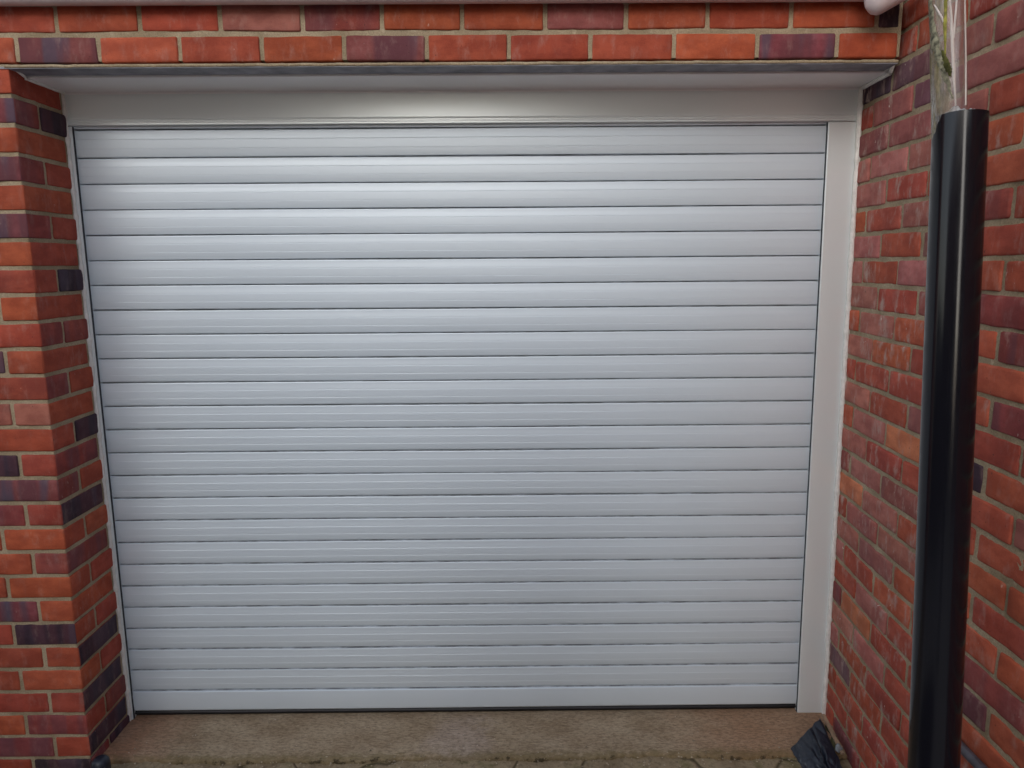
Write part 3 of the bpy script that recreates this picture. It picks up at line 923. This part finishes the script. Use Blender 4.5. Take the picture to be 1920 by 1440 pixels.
house('house', 0.4, 9.0, -15, -7.0, 4.0, 'unseen brown brick house added behind the camera to shape light and reflections')
house('house', -14.0, -2.9, -15, -7.0, 4.4, 'second unseen brown brick house added beyond the gap to shape light and reflections')

hd = MB()  # hedge added out of view to close off the low sky
for i in range(5200):
    x, y, z = random.uniform(-3.4, 0.7), random.gauss(-7.6, 0.2), random.uniform(-0.03, 1.75)
    a, b2, L = random.uniform(0, 6.28), random.uniform(-1, 1), random.uniform(0.05, 0.10)
    u = Vector((math.cos(a), math.sin(a), b2*0.6))*L
    v = Vector((-math.sin(a)*0.5, math.cos(a)*0.5, random.uniform(-.5, .5)))*L*0.6
    p = Vector((x, y, z))
    hd.add([tuple(p-u), tuple(p+v), tuple(p+u), tuple(p-v)], [(0, 1, 2, 3)])
tag(hd.build('hedge', mat_plain('hedge_leaf', (0.05, 0.075, 0.03), 0.7, 0.3, 0.4, 9, 0.1), None, False), 'unseen dark green hedge added between the two houses to block low sky light', 'hedge')

# ------------------------------------------------------------------ unseen photographer, added so dark clothes put a soft shade in the door
def skin_body(name, nodes, edges, mat, parent, sub=2):
    me = bpy.data.meshes.new(name)
    off = WORLD[parent.name]
    keys = list(nodes)
    me.from_pydata([tuple(Vector(nodes[k][:3])-off) for k in keys], [(keys.index(a), keys.index(b)) for a, b in edges], [])
    o = bpy.data.objects.new(name, me)
    COL.objects.link(o)
    o.parent = parent
    m = o.modifiers.new('skin', 'SKIN')
    for i, k in enumerate(keys):
        sv_ = me.skin_vertices[0].data[i]
        sv_.radius = (nodes[k][3], nodes[k][4] if len(nodes[k]) > 4 else nodes[k][3])
        sv_.use_root = (i == 0)
    m.use_smooth_shade = True
    ss = o.modifiers.new('smooth', 'SUBSURF'); ss.levels = sub; ss.render_levels = sub
    me.materials.append(mat)
    return o
PX, PY = -0.20, -2.52
pr = thing('person', (PX, PY, -0.03), 'unseen person in dark clothes with raised hands, added behind the camera to darken the door reflection', 'person')
N_ = {'pelvis': (PX, PY, 0.95, .165, .115), 'waist': (PX, PY, 1.10, .155, .11), 'chest': (PX, PY-.01, 1.30, .19, .125), 'neck': (PX, PY-.01, 1.47, .065, .065), 'chin': (PX, PY+.01, 1.55, .06, .065), 'head': (PX, PY+.01, 1.64, .078, .098), 'crown': (PX, PY, 1.72, .06, .075)}
E_ = [('pelvis', 'waist'), ('waist', 'chest'), ('chest', 'neck'), ('neck', 'chin'), ('chin', 'head'), ('head', 'crown')]
for s_ in (-1, 1):
    q = str(s_)
    N_['hip'+q] = (PX+s_*.10, PY, 0.88, .095)
    N_['knee'+q] = (PX+s_*.12, PY+.02, 0.48, .062)
    N_['ankle'+q] = (PX+s_*.13, PY-.01, 0.07, .045)
    N_['toe'+q] = (PX+s_*.15, PY+.17, 0.01, .042, .030)
    N_['shoulder'+q] = (PX+s_*.19, PY-.01, 1.40, .065)
    N_['elbow'+q] = (PX+s_*.22+.06, PY+.14, 1.18, .048)
    N_['wrist'+q] = (0.051+s_*.11, PY+.38, 1.43, .030, .024)
    N_['palm'+q] = (0.051+s_*.095, PY+.42, 1.50, .036, .016)
    E_ += [('pelvis', 'hip'+q), ('hip'+q, 'knee'+q), ('knee'+q, 'ankle'+q), ('ankle'+q, 'toe'+q), ('chest', 'shoulder'+q), ('shoulder'+q, 'elbow'+q), ('elbow'+q, 'wrist'+q), ('wrist'+q, 'palm'+q)]
    for f_ in range(4):
        bx, L_ = (f_-1.5)*0.016, (0.062, 0.072, 0.068, 0.052)[f_]
        N_['k%d%s' % (f_, q)] = (0.051+s_*.080, PY+.435, 1.50-bx+0.012, .0085)
        N_['t%d%s' % (f_, q)] = (0.051+s_*(.080-L_*0.75), PY+.452, 1.505-bx+0.012, .0075)
        E_ += [('palm'+q, 'k%d%s' % (f_, q)), ('k%d%s' % (f_, q), 't%d%s' % (f_, q))]
    N_['thumb'+q] = (0.051+s_*.075, PY+.40, 1.475, .010)
    N_['thumbtip'+q] = (0.051+s_*.040, PY+.415, 1.478, .009)
    E_ += [('wrist'+q, 'thumb'+q), ('thumb'+q, 'thumbtip'+q)]
M_COAT = mat_plain('dark_clothes', (0.018, 0.019, 0.023), 0.85, 0.3, 0.3, 20, 0.3)
skin_body('body', N_, E_, M_COAT, pr)

# unseen timber fence added on the left to shade the lower pier
fc = thing('added_timber_fence', (-2.3, -2.9, -0.04), 'unseen dark timber fence added on the left to shade the lower pier', 'fence')
M_FENCE = mat_plain('dark_timber', (0.06, 0.042, 0.03), 0.85, 0.3, 0.4, 12, 0.4)
fbm = MB()
for i in range(33):
    y = -0.45-0.15*i
    fbm.box(-2.32, -2.30, y-0.146, y, 0.02, 1.5+0.01*nz(i*3.1, 1, 1))
fbm.build('board_panel', M_FENCE, fc, False)
for y in (-0.5, -2.3, -4.1, -5.35):
    pb = MB()
    pb.box(-2.42, -2.321, y-0.05, y+0.05, -0.06, 1.56)
    pb.build('post', M_FENCE, fc, False)

gb = MB()
for i in range(420):
    x = random.uniform(-1.25, 1.08)
    y = random.gauss(0.012, 0.016) if random.random() < 0.8 else random.uniform(-0.15, 0.16)
    r = random.choice((0.0012, 0.0016, 0.002, 0.0028, 0.004))
    z = (-0.0125 if y > 0.03 else -0.022)+r*0.4
    vs = []
    for q in ((1, 0, 0), (-1, 0, 0), (0, 1, 0), (0, -1, 0), (0, 0, 0.7), (0, 0, -0.7)):
        k = r*random.uniform(0.7, 1.3)
        vs.append((x+q[0]*k, y+q[1]*k, z+q[2]*k))
    gb.add(vs, [(0, 2, 4), (2, 1, 4), (1, 3, 4), (3, 0, 4), (2, 0, 5), (1, 2, 5), (3, 1, 5), (0, 3, 5)])
gt_ = gb.build('grit', mat_plain('pale_grit', (0.30, 0.25, 0.18), 0.9, 0.2, 0.6, 60, 0.3), None, False)
tag(gt_, 'loose pale grit and crumbs scattered along the broken edge of the threshold', 'grit')
gt_['kind'] = 'stuff'
